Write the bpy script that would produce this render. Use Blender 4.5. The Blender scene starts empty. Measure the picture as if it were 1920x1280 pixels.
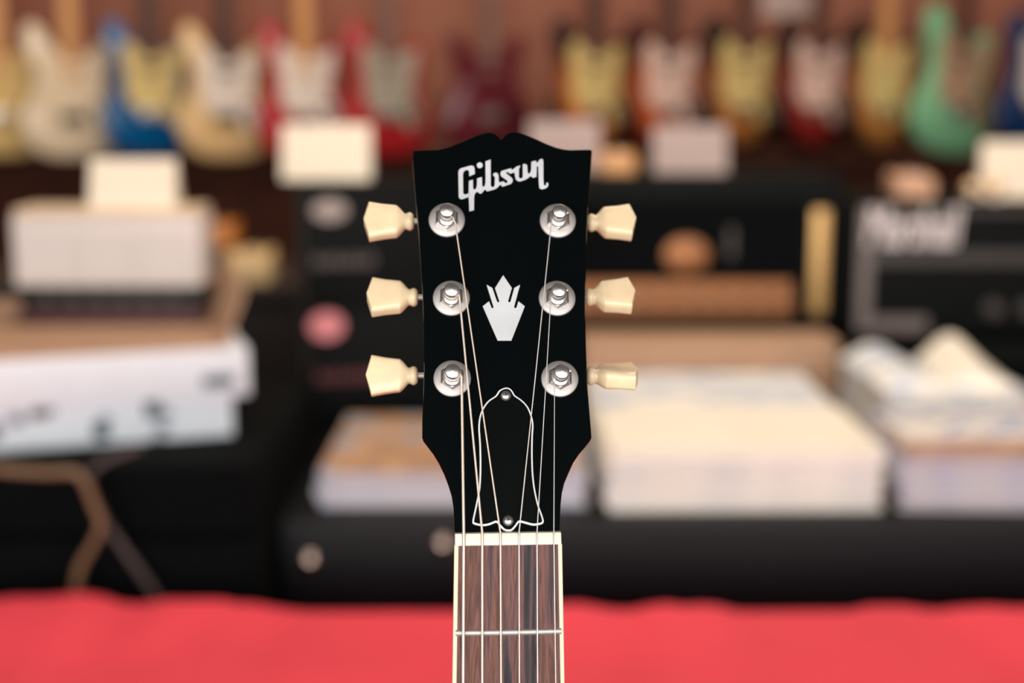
import bpy, bmesh, math, random
from mathutils import Vector, Matrix, noise as mnoise
from math import radians as R, sin, cos, pi, tan

random.seed(7)
sc = bpy.context.scene
COL = sc.collection

# ------------------------------------------------------------------ camera
PITCH = R(10.0)
FPX = 2666.67                     # 50 mm lens on a 36 mm sensor, 1920 px frame
CAM = Vector((0, 0, 1.40))
FWD = Vector((0, cos(PITCH), -sin(PITCH)))
UP = Vector((0, sin(PITCH), cos(PITCH)))
RIGHT = Vector((1, 0, 0))
cd = bpy.data.cameras.new('camera'); cam = bpy.data.objects.new('camera', cd); COL.objects.link(cam)
cam.location = CAM; cam.rotation_euler = (pi / 2 - PITCH, 0, 0)
cd.lens = 50; cd.sensor_width = 36; cd.clip_start = 0.05; cd.clip_end = 60
cd.dof.use_dof = True; cd.dof.focus_distance = 0.592; cd.dof.aperture_fstop = 3.6; cd.dof.aperture_blades = 0
sc.camera = cam

# ------------------------------------------------------------------ view, world, lights
vs = sc.view_settings
vs.view_transform = 'Standard'; vs.look = 'None'; vs.gamma = 1; vs.use_curve_mapping = False
vs.exposure = 0.0
w = bpy.data.worlds.new('world'); sc.world = w; w.use_nodes = True
w.node_tree.nodes['Background'].inputs[0].default_value = (0.80, 0.88, 1.0, 1)
w.node_tree.nodes['Background'].inputs[1].default_value = 0.6

def area(name, loc, target, sx, sy, power, color):
    l = bpy.data.lights.new(name, 'AREA'); l.shape = 'RECTANGLE'; l.size = sx; l.size_y = sy
    l.energy = power; l.color = color
    o = bpy.data.objects.new(name, l); COL.objects.link(o); o.location = loc
    o.rotation_euler = (Vector(target) - Vector(loc)).to_track_quat('-Z', 'Y').to_euler()
    return o
# daylight from the shop front behind the photographer, unseen ceiling lamps added over table and wall
area('window_daylight', (-0.3, -2.75, 1.75), (-0.3, 2, 1.45), 5.6, 2.2, 220, (1.0, 0.95, 0.88))
area('added_light_table', (0.5, 1.9, 3.02), (0.5, 2.1, 0), 2.6, 0.35, 54, (1.0, 0.86, 0.70))
area('added_light_wall', (0.0, 3.55, 3.02), (0.0, 4.7, 1.4), 4.4, 0.25, 37, (1.0, 0.80, 0.60))

# ------------------------------------------------------------------ helpers
def lin(r, g, b):
    def f(c):
        c /= 255.0
        return c / 12.92 if c <= 0.04045 else ((c + 0.055) / 1.055) ** 2.4
    return (f(r), f(g), f(b), 1)

def mat(name, rgb, rough=0.5, metal=0.0, var=0.06, scale=30, bump=0.0, coat=0.0, spec=0.5, sss=0.0, stretch=(1, 1, 1)):
    m = bpy.data.materials.new(name); m.use_nodes = True
    nt = m.node_tree; b = nt.nodes['Principled BSDF']
    c = lin(*rgb)
    tc = nt.nodes.new('ShaderNodeTexCoord'); mp = nt.nodes.new('ShaderNodeMapping')
    mp.inputs['Scale'].default_value = stretch
    nt.links.new(tc.outputs['Object'], mp.inputs['Vector'])
    nz = nt.nodes.new('ShaderNodeTexNoise'); nz.inputs['Scale'].default_value = scale; nz.inputs['Detail'].default_value = 4
    nt.links.new(mp.outputs[0], nz.inputs['Vector'])
    rp = nt.nodes.new('ShaderNodeValToRGB')
    rp.color_ramp.elements[0].position = 0.3; rp.color_ramp.elements[1].position = 0.7
    rp.color_ramp.elements[0].color = tuple(x * (1 - var) for x in c[:3]) + (1,)
    rp.color_ramp.elements[1].color = tuple(min(1, x * (1 + var)) for x in c[:3]) + (1,)
    nt.links.new(nz.outputs['Fac'], rp.inputs['Fac']); nt.links.new(rp.outputs['Color'], b.inputs['Base Color'])
    b.inputs['Roughness'].default_value = rough; b.inputs['Metallic'].default_value = metal
    b.inputs['Specular IOR Level'].default_value = spec
    b.inputs['Coat Weight'].default_value = coat; b.inputs['Coat Roughness'].default_value = 0.05
    if sss:
        b.inputs['Subsurface Weight'].default_value = sss; b.inputs['Subsurface Scale'].default_value = 0.004
        b.inputs['Subsurface Radius'].default_value = (1, 0.6, 0.35)
    if bump:
        bp = nt.nodes.new('ShaderNodeBump'); bp.inputs['Strength'].default_value = bump; bp.inputs['Distance'].default_value = 0.002
        nt.links.new(nz.outputs['Fac'], bp.inputs['Height']); nt.links.new(bp.outputs['Normal'], b.inputs['Normal'])
    return m

def wood_mat(name, cols, scale=(60, 4, 60), rough=0.45, coat=0.0, spec=0.4):
    m = bpy.data.materials.new(name); m.use_nodes = True
    nt = m.node_tree; b = nt.nodes['Principled BSDF']
    tc = nt.nodes.new('ShaderNodeTexCoord'); mp = nt.nodes.new('ShaderNodeMapping'); mp.inputs['Scale'].default_value = scale
    nt.links.new(tc.outputs['Object'], mp.inputs['Vector'])
    nz = nt.nodes.new('ShaderNodeTexNoise'); nz.inputs['Scale'].default_value = 2.4; nz.inputs['Detail'].default_value = 9; nz.inputs['Roughness'].default_value = 0.68
    nt.links.new(mp.outputs[0], nz.inputs['Vector'])
    rp = nt.nodes.new('ShaderNodeValToRGB'); e = rp.color_ramp.elements
    n = len(cols)
    e[0].position = 0.28; e[0].color = lin(*cols[0]); e[1].position = 0.72; e[1].color = lin(*cols[-1])
    for i in range(1, n - 1):
        k = e.new(0.28 + 0.44 * i / (n - 1)); k.color = lin(*cols[i])
    nt.links.new(nz.outputs['Fac'], rp.inputs['Fac']); nt.links.new(rp.outputs['Color'], b.inputs['Base Color'])
    b.inputs['Roughness'].default_value = rough; b.inputs['Coat Weight'].default_value = coat
    b.inputs['Specular IOR Level'].default_value = spec
    return m

class MB:
    def __init__(s): s.v = []; s.f = []; s.mi = []
    def add(s, vs, fs, mi=0):
        o = len(s.v); s.v += [Vector(p) for p in vs]
        for f in fs: s.f.append([i + o for i in f]); s.mi.append(mi)
    def box(s, lo, hi, mi=0, M=None):
        x0, y0, z0 = lo; x1, y1, z1 = hi
        vs = [(x0,y0,z0),(x1,y0,z0),(x1,y1,z0),(x0,y1,z0),(x0,y0,z1),(x1,y0,z1),(x1,y1,z1),(x0,y1,z1)]
        if M is not None: vs = [M @ Vector(p) for p in vs]
        s.add(vs, [(0,3,2,1),(4,5,6,7),(0,1,5,4),(1,2,6,5),(2,3,7,6),(3,0,4,7)], mi)
        return s
    def prism(s, bot, top, mi=0):
        n = len(bot); s.add(list(bot) + list(top),
            [list(range(n))[::-1], [n + i for i in range(n)]] + [(i, (i+1) % n, n + (i+1) % n, n + i) for i in range(n)], mi)
        return s
    def lathe(s, prof, M=None, n=28, mi=0):
        """prof: (radius, height) pairs round local z"""
        vs = []; fs = []
        for r, h in prof:
            for k in range(n):
                a = 2 * pi * k / n; p = Vector((r * cos(a), r * sin(a), h)); vs.append(M @ p if M is not None else p)
        for j in range(len(prof) - 1):
            for k in range(n):
                k2 = (k + 1) % n; fs.append((j*n+k, j*n+k2, (j+1)*n+k2, (j+1)*n+k))
        if prof[0][0] > 1e-6: fs.append(tuple(range(n))[::-1])
        if prof[-1][0] > 1e-6: fs.append(tuple((len(prof)-1)*n + k for k in range(n)))
        s.add(vs, fs, mi); return s
    def tube(s, path, r, n=8, mi=0):
        path = [Vector(p) for p in path]; rings = []
        t0 = (path[1] - path[0]).normalized(); nrm = t0.orthogonal().normalized()
        vs = []; fs = []
        for i, p in enumerate(path):
            t = (path[min(i+1, len(path)-1)] - path[max(i-1, 0)]).normalized()
            nrm = (nrm - t * nrm.dot(t)).normalized(); bn = t.cross(nrm)
            rr = r[i] if isinstance(r, (list, tuple)) else r
            for k in range(n):
                a = 2*pi*k/n; vs.append(p + nrm*cos(a)*rr + bn*sin(a)*rr)
        L = len(path)
        for i in range(L-1):
            for k in range(n):
                k2 = (k+1) % n; fs.append((i*n+k, i*n+k2, (i+1)*n+k2, (i+1)*n+k))
        fs.append(tuple(range(n))[::-1]); fs.append(tuple((L-1)*n+k for k in range(n)))
        s.add(vs, fs, mi); return s
    def loft(s, secs, mi=0):
        n = len(secs[0]); vs = [p for q in secs for p in q]; fs = []
        for j in range(len(secs)-1):
            for k in range(n):
                k2 = (k+1) % n; fs.append((j*n+k, j*n+k2, (j+1)*n+k2, (j+1)*n+k))
        fs.append(tuple(range(n))[::-1]); fs.append(tuple((len(secs)-1)*n+k for k in range(n)))
        s.add(vs, fs, mi); return s
    def obj(s, name, mats, parent=None, smooth=35, bevel=0, seg=2, loc=None, rot=None):
        me = bpy.data.meshes.new(name)
        me.from_pydata([tuple(v) for v in s.v], [], s.f)
        if not isinstance(mats, (list, tuple)): mats = [mats]
        for m in mats: me.materials.append(m)
        for p, i in zip(me.polygons, s.mi): p.material_index = i
        bm = bmesh.new(); bm.from_mesh(me)
        bmesh.ops.recalc_face_normals(bm, faces=bm.faces)
        if bevel:
            ed = [e for e in bm.edges if e.is_manifold and e.calc_face_angle(0) > R(25)]
            bmesh.ops.bevel(bm, geom=ed, offset=bevel, segments=seg, affect='EDGES', profile=0.6, clamp_overlap=True)
        bm.to_mesh(me); bm.free()
        if smooth:
            for p in me.polygons: p.use_smooth = True
            me.set_sharp_from_angle(angle=R(smooth))
        o = bpy.data.objects.new(name, me); COL.objects.link(o)
        if parent is not None: o.parent = parent
        if loc is not None: o.location = loc
        if rot is not None: o.rotation_euler = rot
        return o

def empty(name, loc=(0,0,0), rot=(0,0,0)):
    o = bpy.data.objects.new(name, None); COL.objects.link(o); o.location = loc; o.rotation_euler = rot
    o.empty_display_size = 0.05
    return o
def tag(o, label=None, cat=None, group=None, kind=None):
    if label: o['label'] = label
    if cat: o['category'] = cat
    if group: o['group'] = group
    if kind: o['kind'] = kind
    return o

def ray(px, py): return FWD + RIGHT * ((px - 960) / FPX) - UP * ((py - 640) / FPX)
def at(px, py, Y):
    d = ray(px, py); return CAM + d * (Y / d.y)
def atz(px, py, Z):
    d = ray(px, py); return CAM + d * ((Z - CAM.z) / d.z)

def crom(pts, sub=6, closed=True):
    out = []; n = len(pts)
    P = [Vector(p) for p in pts]
    rng = range(n) if closed else range(n - 1)
    for i in rng:
        if closed: p0, p1, p2, p3 = P[i-1], P[i], P[(i+1) % n], P[(i+2) % n]
        else: p0, p1, p2, p3 = P[max(i-1,0)], P[i], P[i+1], P[min(i+2,n-1)]
        for k in range(sub):
            t = k / sub
            out.append(0.5*((2*p1)+(p2-p0)*t+(2*p0-5*p1+4*p2-p3)*t*t+(3*p1-p0-3*p2+p3)*t**3))
    if not closed: out.append(P[-1])
    return out

# ------------------------------------------------------------------ materials
M_black = mat('black_lacquer', (4, 8, 9), 0.12, var=0.02, spec=0.25)
M_cover = mat('black_plastic', (6, 9, 10), 0.18, var=0.03, spec=0.28)
M_side = wood_mat('dark_wood_side', [(20, 12, 10), (28, 17, 14), (36, 22, 17)], (40, 4, 40), 0.3, 0.0, 0.35)
M_pearl = mat('mother_of_pearl', (203, 204, 210), 0.3, var=0.09, scale=60, coat=0.2)
M_nickel = mat('satin_nickel', (198, 193, 191), 0.58, 0.85, var=0.05, scale=200)
M_chrome = mat('polished_nickel', (236, 232, 230), 0.30, 0.95, var=0.02)
M_button = mat('cream_plastic', (242, 217, 180), 0.24, var=0.07, scale=110, sss=0.25)
M_nut = mat('bone', (236, 227, 210), 0.42, var=0.02, scale=80)
M_bind = mat('cream_binding', (238, 220, 186), 0.4, var=0.03, scale=60)
M_white = mat('white_plastic', (238, 238, 240), 0.4, var=0.02)
M_string = mat('nickel_string', (238, 234, 232), 0.42, 0.6, var=0.04, scale=500)
M_stringw = mat('bronze_wound_string', (240, 222, 208), 0.45, 0.5, var=0.10, scale=900)
M_dark = mat('slot_dark', (20, 18, 18), 0.6, var=0.05)
M_blackmetal = mat('black_metal', (10, 10, 11), 0.45, var=0.05, spec=0.3)

def rosewood():
    m = bpy.data.materials.new('rosewood'); m.use_nodes = True
    nt = m.node_tree; b = nt.nodes['Principled BSDF']; L = nt.links.new
    tc = nt.nodes.new('ShaderNodeTexCoord')
    def nz(scale, s, det, ro, dist=0.0):
        mp = nt.nodes.new('ShaderNodeMapping'); mp.inputs['Scale'].default_value = scale
        L(tc.outputs['Object'], mp.inputs['Vector'])
        n = nt.nodes.new('ShaderNodeTexNoise'); n.inputs['Scale'].default_value = s; n.inputs['Detail'].default_value = det
        n.inputs['Roughness'].default_value = ro; n.inputs['Distortion'].default_value = dist
        L(mp.outputs[0], n.inputs['Vector']); return n
    a = nz((120, 5, 40), 1.6, 6, 0.62, 0.9)
    rp = nt.nodes.new('ShaderNodeValToRGB'); e = rp.color_ramp.elements
    e[0].position = 0.35; e[0].color = lin(22, 20, 26); e[1].position = 0.68; e[1].color = lin(150, 96, 68)
    k = e.new(0.42); k.color = lin(50, 42, 50); k = e.new(0.47); k.color = lin(98, 64, 62); k = e.new(0.54); k.color = lin(120, 78, 72); k = e.new(0.60); k.color = lin(82, 50, 42)
    L(a.outputs['Fac'], rp.inputs['Fac'])
    f = nz((800, 45, 300), 1.0, 3, 0.6)
    r2 = nt.nodes.new('ShaderNodeValToRGB'); r2.color_ramp.elements[0].position = 0.30; r2.color_ramp.elements[1].position = 0.46
    r2.color_ramp.elements[0].color = (0.12, 0.11, 0.12, 1); r2.color_ramp.elements[1].color = (1, 1, 1, 1)
    L(f.outputs['Fac'], r2.inputs['Fac'])
    mx = nt.nodes.new('ShaderNodeMix'); mx.data_type = 'RGBA'; mx.blend_type = 'MULTIPLY'; mx.inputs['Factor'].default_value = 0.8
    L(rp.outputs['Color'], mx.inputs['A']); L(r2.outputs['Color'], mx.inputs['B']); L(mx.outputs['Result'], b.inputs['Base Color'])
    bp = nt.nodes.new('ShaderNodeBump'); bp.inputs['Strength'].default_value = 0.25; bp.inputs['Distance'].default_value = 0.0003
    L(f.outputs['Fac'], bp.inputs['Height']); L(bp.outputs['Normal'], b.inputs['Normal'])
    b.inputs['Roughness'].default_value = 0.5; b.inputs['Specular IOR Level'].default_value = 0.25
    return m
M_rose = rosewood()

# ------------------------------------------------------------------ room
M_floor = wood_mat('floor_wood', [(52, 36, 28), (70, 50, 38), (86, 62, 46)], (3, 14, 3), 0.5)
M_wall = mat('brown_wall_paint', (138, 82, 62), 0.7, var=0.10, scale=2.2)
M_darkwood = wood_mat('dark_wood', [(54, 29, 21), (70, 39, 29), (82, 47, 36)], (12, 12, 2), 0.8, 0.0, 0.1)
M_ceil = mat('dark_ceiling_paint', (38, 34, 32), 0.9, var=0.05)
M_sidew = mat('side_wall_paint', (96, 76, 64), 0.8, var=0.06, scale=2)
WY = 4.95                                             # back wall
tag(MB().box((-4.2, -3.0, -0.1), (4.2, WY + 0.2, 0)).obj('floor', M_floor, smooth=0), kind='structure')
tag(MB().box((-4.2, -3.0, 3.1), (4.2, WY + 0.2, 3.2)).obj('ceiling', M_ceil, smooth=0), kind='structure')
tag(MB().box((-4.2, WY, 0), (4.2, WY + 0.2, 3.1)).obj('wall_back', M_wall, smooth=0), kind='structure')
tag(MB().box((-4.3, -3.0, 0), (-4.2, WY, 3.1)).obj('wall_left', M_sidew, smooth=0), kind='structure')
tag(MB().box((4.2, -3.0, 0), (4.3, WY, 3.1)).obj('wall_right', M_sidew, smooth=0), kind='structure')
wf = MB()
wf.box((-4.2, -3.0, 0), (4.2, -2.9, 0.6)); wf.box((-4.2, -3.0, 2.9), (4.2, -2.9, 3.1))
wf.box((-4.2, -3.0, 0.6), (-3.2, -2.9, 2.9)); wf.box((2.7, -3.0, 0.6), (4.2, -2.9, 2.9))
tag(wf.obj('wall_front', M_sidew, smooth=0), kind='structure')
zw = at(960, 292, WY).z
dark_lower = tag(MB().box((-4.2, WY - 0.012, 0), (4.2, WY, zw)).obj('added_dark_panelling_1', M_darkwood, smooth=0), kind='structure')  # panelling added for the darker tone of the wall below the guitars
for i in range(14):                                   # boards of the added dark panelling
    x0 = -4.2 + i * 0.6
    MB().box((x0 + 0.006, WY - 0.03, 0.02), (x0 + 0.594, WY - 0.012, zw - 0.02)).obj('panel', M_darkwood, dark_lower, smooth=0, bevel=0.004)

# ------------------------------------------------------------------ the guitar in front
YAW = R(3.4); ROLL = R(0.35); TILT = R(17.6)
Wn = (-FWD * cos(YAW) + RIGHT * sin(YAW)).normalized()
U0 = (RIGHT * cos(YAW) + FWD * sin(YAW)).normalized()
U = (U0 * cos(ROLL) + UP * sin(ROLL)).normalized(); V = Wn.cross(U).normalized()
ORG = CAM + ray(952.6, 1008) * 0.576                  # fingerboard surface at the nut
BASE = 812.0                                          # mm from nut to the end of the body
Rm = Matrix((U, V, Wn)).transposed()                  # guitar axes as columns
Bpos = ORG - V * (BASE / 1000)
guitar = empty('electric_guitar', Bpos); guitar.rotation_euler = Rm.to_euler()
tag(guitar, 'electric guitar with glossy black headstock and cream tuner buttons, sharp in the foreground', 'guitar')

def G(u, v, wv): return Vector((u / 1000, (v + BASE) / 1000, wv / 1000))
HW = -4.2
def _hinge():
    d = ray(953, 996.2); o = ORG + Wn * (HW / 1000); t = (o - CAM).dot(Wn) / d.dot(Wn)
    return (CAM + d * t - o).dot(V) * 1000
HV = _hinge()                                    # hinge of the headstock face behind the nut
def H(a, b, h):                                       # headstock coordinates (mm) to guitar coordinates
    return G(a, HV + b * cos(TILT) + h * sin(TILT), HW - b * sin(TILT) + h * cos(TILT))
VH = V * cos(TILT) - Wn * sin(TILT); WH = Wn * cos(TILT) + V * sin(TILT)
OH = ORG + V * (HV / 1000) + Wn * (HW / 1000)
def hs(px, py, h=0.0):
    d = ray(px, py); o = OH + WH * (h / 1000)
    t = (o - CAM).dot(WH) / d.dot(WH); p = CAM + d * t - o
    return (p.dot(U) * 1000, p.dot(VH) * 1000)
def nk(px, py, h=0.0):
    d = ray(px, py); o = ORG + Wn * (h / 1000)
    t = (o - CAM).dot(Wn) / d.dot(Wn); p = CAM + d * t - o
    return (p.dot(U) * 1000, p.dot(V) * 1000)

# headstock outline, measured on the face
top = [(774.5, 283), (777, 280.6), (800, 280), (822, 279.5), (836, 276), (850, 271), (865, 265), (880, 258), (895, 252), (905, 248.5), (915, 246.8), (924, 247.8), (931, 251), (936.5, 256), (940, 260),
       (943.5, 256), (948, 250.5), (954.5, 246.8), (961, 245.6), (970, 246.5), (980, 249.5), (993, 254.5), (1008, 261), (1025, 269), (1042, 275.5), (1056, 279), (1070, 280.4), (1085, 280), (1105, 279.6), (1109, 280.6), (1110, 284)]
right = [(1108.5, 305), (1106, 338), (1103, 382), (1101, 430), (1099, 500), (1097.6, 560), (1098, 600), (1099, 650), (1100.5, 690), (1103, 740), (1106, 780), (1109, 814), (1109, 821), (1106, 827),
         (1096, 839), (1085, 852), (1075, 867), (1066, 887), (1058, 906), (1053.5, 925), (1051.3, 946), (1050, 972), (1049.5, 1000)]
left = [(853, 1000), (852, 975), (850.5, 952), (847, 930), (841, 910), (833, 889), (823, 868), (812, 850), (800, 834.5), (793.5, 826), (791.6, 819), (791.8, 790), (793.5, 740), (795, 690), (795, 650), (794.3, 615), (792, 545), (788.3, 480), (785, 435), (781, 390), (777, 340), (774.8, 310), (773.8, 295)]
px_out = top + right + left
out = [hs(x, y) for x, y in px_out]
def inset(poly, d):
    n = len(poly); res = []
    for i in range(n):
        a = Vector(poly[i-1]); b = Vector(poly[i]); c = Vector(poly[(i+1) % n])
        t = (c - a); t = t.normalized() if t.length > 1e-9 else Vector((1, 0))
        nn = Vector((t.y, -t.x)); res.append(b + nn * d)      # clockwise outline: inside is to the right
    return res
ins = inset(out, 0.5)
hm = MB()
hm.loft([[H(p[0], p[1], -1.2) for p in out], [H(p[0], p[1], -0.5) for p in out], [H(p.x, p.y, 0) for p in inset(out, 0.35)]])
face = hm.obj('headstock_face', M_black, guitar, smooth=40)
cm = MB()
low = [max(0.0, min(1.0, (y - 800) / 60)) for x, y in px_out]           # the back is carved towards the neck
cm.loft([[H(p.x, p.y, -15.2) for p in [Vector(a) + (Vector(b) - Vector(a)) * (0.3 + 0.7 * k) for a, b, k in zip(out, inset(out, 6.0), low)]],
         [H(p.x, p.y, -8.0) for p in [Vector(a) + (Vector(b) - Vector(a)) * k for a, b, k in zip(out, inset(out, 3.2), low)]],
         [H(p[0], p[1], -1.2) for p in out]])
cm.obj('headstock', M_side, guitar, smooth=40)

# logo inlay
def flat_poly(name, polys, m, h0, h1, parent):
    mb = MB()
    for pl in polys:
        c = [hs(x, y, h1) for x, y in pl]
        mb.prism([H(a, b, h0) for a, b in c], [H(a, b, h1) for a, b in c])
    return mb.obj(name, m, parent, smooth=0)
lg = lambda pts: [(850 + x / 10.667, 280 + y / 10.667) for x, y in pts]
logo_g = [(430,490),(425,380),(405,335),(365,322),(320,330),(150,378),(115,405),(100,450),(108,950),(125,985),(170,998),(215,985),(320,945),(320,850),(290,885),(260,895),(225,902),(207,888),(197,860),(192,500),(205,450),(235,420),(275,410),(300,418),(313,440),(320,538)]
logo_r = [(312,630),(392,605),(395,770),(405,795),(420,802),(440,800),(460,770),(472,700),(475,580),(572,552),(575,700),(582,735),(600,750),(620,740),(640,690),(645,600),(642,240),(745,203),(748,720),(765,748),(790,755),(815,745),(828,700),(832,560),(822,540),(800,525),(795,495),(812,475),(850,465),(885,478),(903,510),(908,630),(920,660),(1005,638),(1030,665),(1060,675),(1085,655),(1080,625),(960,540),(943,500),(945,460),(965,430),(1150,378),(1180,410),(1260,345),(1330,322),(1335,345),(1312,390),(1310,545),(1325,575),(1355,582),(1380,570),(1390,540),(1388,300),(1420,290),(1455,295),(1478,325),(1485,450),(1495,480),(1512,488),(1535,470),(1555,420),(1560,255),(1580,240),(1650,225),(1665,262),(1685,265),(1720,210),(1755,188),(1785,190),(1800,240),(1800,560),(1808,700),(1822,722),(1845,720),(1858,700),(1860,670),(1880,660),(1898,675),(1898,720),(1880,755),(1840,782),(1780,798),(1740,790),(1720,770),(1712,690),(1700,345),(1685,330),(1668,345),(1662,548),(1590,568),(1560,540),(1535,535),(1500,570),(1430,610),(1340,640),(1290,635),(1250,600),(1235,540),(1228,480),(1205,460),(1150,485),(1130,480),(1085,450),(1060,455),(1055,475),(1170,570),(1190,610),(1180,655),(1150,690),(980,748),(958,712),(940,705),(915,730),(870,775),(820,800),(675,840),(650,812),(630,805),(610,825),(565,880),(540,885),(515,875),(480,845),(450,860),(425,900),(415,960),(413,1215),(320,1240),(308,960),(308,800)]
dot = [(528 + 58 * cos(a * pi / 10), 317 + 58 * sin(a * pi / 10)) for a in range(20)]
lo = flat_poly('logo_inlay', [lg(logo_g), lg(logo_r), lg(dot)], M_pearl, -0.3, 0.06, guitar)
tag(lo, 'white mother-of-pearl script lettering')
cr = [(508,127),(637,318),(582,512),(586,527),(598,533),(612,528),(619,515),(675,318),(760,270),(672,596),(674,613),(687,622),(702,617),(709,605),(737,518),(832,592),(630,1108),(425,1108),(200,592),(295,518),(327,600),(333,616),(346,623),(359,617),(363,602),(258,268),(345,318),(413,515),(420,528),(432,534),(445,529),(450,515),(385,320)]
ci = flat_poly('crown_inlay', [[(880 + x / 8, 500 + y / 8) for x, y in cr]], M_pearl, -0.3, 0.06, guitar)
tag(ci, 'white pearl crown-shaped inlay')

# truss rod cover
tp = [(949.8,727.2),(943,728.7),(936.7,732.5),(932.8,738.5),(929,743),(919,749.5),(911.6,757),(904,769.7),(899.5,785),(898.2,802),(899.3,820),(900.3,837),(900.9,874),(899.4,912),(894.7,940),(890,962),(887.2,977),(890,981),(905,984),(918,982),(929.4,977.5),(934,979.4),(938.8,986),(946,992.5),(952.8,994),(959.4,993),(966,986),(971.6,978.4),(976,977),(987.5,980),(1000.6,983),(1013.8,981),(1018.2,977),(1015.6,966),(1008,944),(1001.6,914),(998.4,884),(997.4,846),(998,815),(999,798),(997.4,785),(992.5,769.7),(986,758.7),(976,749),(965,741.5),(960.8,734.6),(956.4,729.4)]
tc2 = [hs(x, y, 1.2) for x, y in tp]
tcs = [(p.x, p.y) for p in crom([(a, b, 0) for a, b in tc2], 3)]
if sum((tcs[i][0] * tcs[(i+1) % len(tcs)][1] - tcs[(i+1) % len(tcs)][0] * tcs[i][1]) for i in range(len(tcs))) > 0: tcs = tcs[::-1]
oi, ii = inset(tcs, -0.32), inset(tcs, 0.36)
plate = MB().prism([H(p.x, p.y, 0.0) for p in ii], [H(p.x, p.y, 1.15) for p in ii]).obj('truss_rod_cover', M_cover, guitar, smooth=40)
mb = MB(); n = len(oi); vs_ = []
for lst, h in ((oi, 0.0), (oi, 0.85), (ii, 1.2), (ii, 0.0)): vs_ += [H(p.x, p.y, h) for p in lst]
mb.add(vs_, [(j*n+k, j*n+(k+1) % n, (j+1)*n+(k+1) % n, (j+1)*n+k) for j in range(3) for k in range(n)])
tag(mb.obj('border', M_white, plate, smooth=50), 'white border line of the bell-shaped cover')
def hframe(a, b, h=0.0):
    X = H(1, 0, 0) - H(0, 0, 0); Y = H(0, 1, 0) - H(0, 0, 0); Z = H(0, 0, 1) - H(0, 0, 0)
    M = Matrix((X, Y, Z)).transposed().to_4x4(); M.translation = H(a, b, h); return M
for sx, sy in ((948.6, 740.5), (953, 975)):
    a, b = hs(sx, sy, 2.0)
    MBs = MB().lathe([(0.1, 1.1), (2.25, 1.1), (2.2, 1.5), (1.7, 2.1), (1.0, 2.4), (0.0, 2.5)], hframe(a, b), 20)
    s_ = MBs.obj('screw', M_chrome, plate, smooth=60)
    for rr in (R(20), R(110)):
        Mx = hframe(a, b) @ Matrix.Rotation(rr, 4, 'Z')
        MB().box((-1.0, -0.16, 2.2), (1.0, 0.16, 2.52), M=Mx).obj('screw_slot', M_dark, s_, smooth=0)

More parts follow.
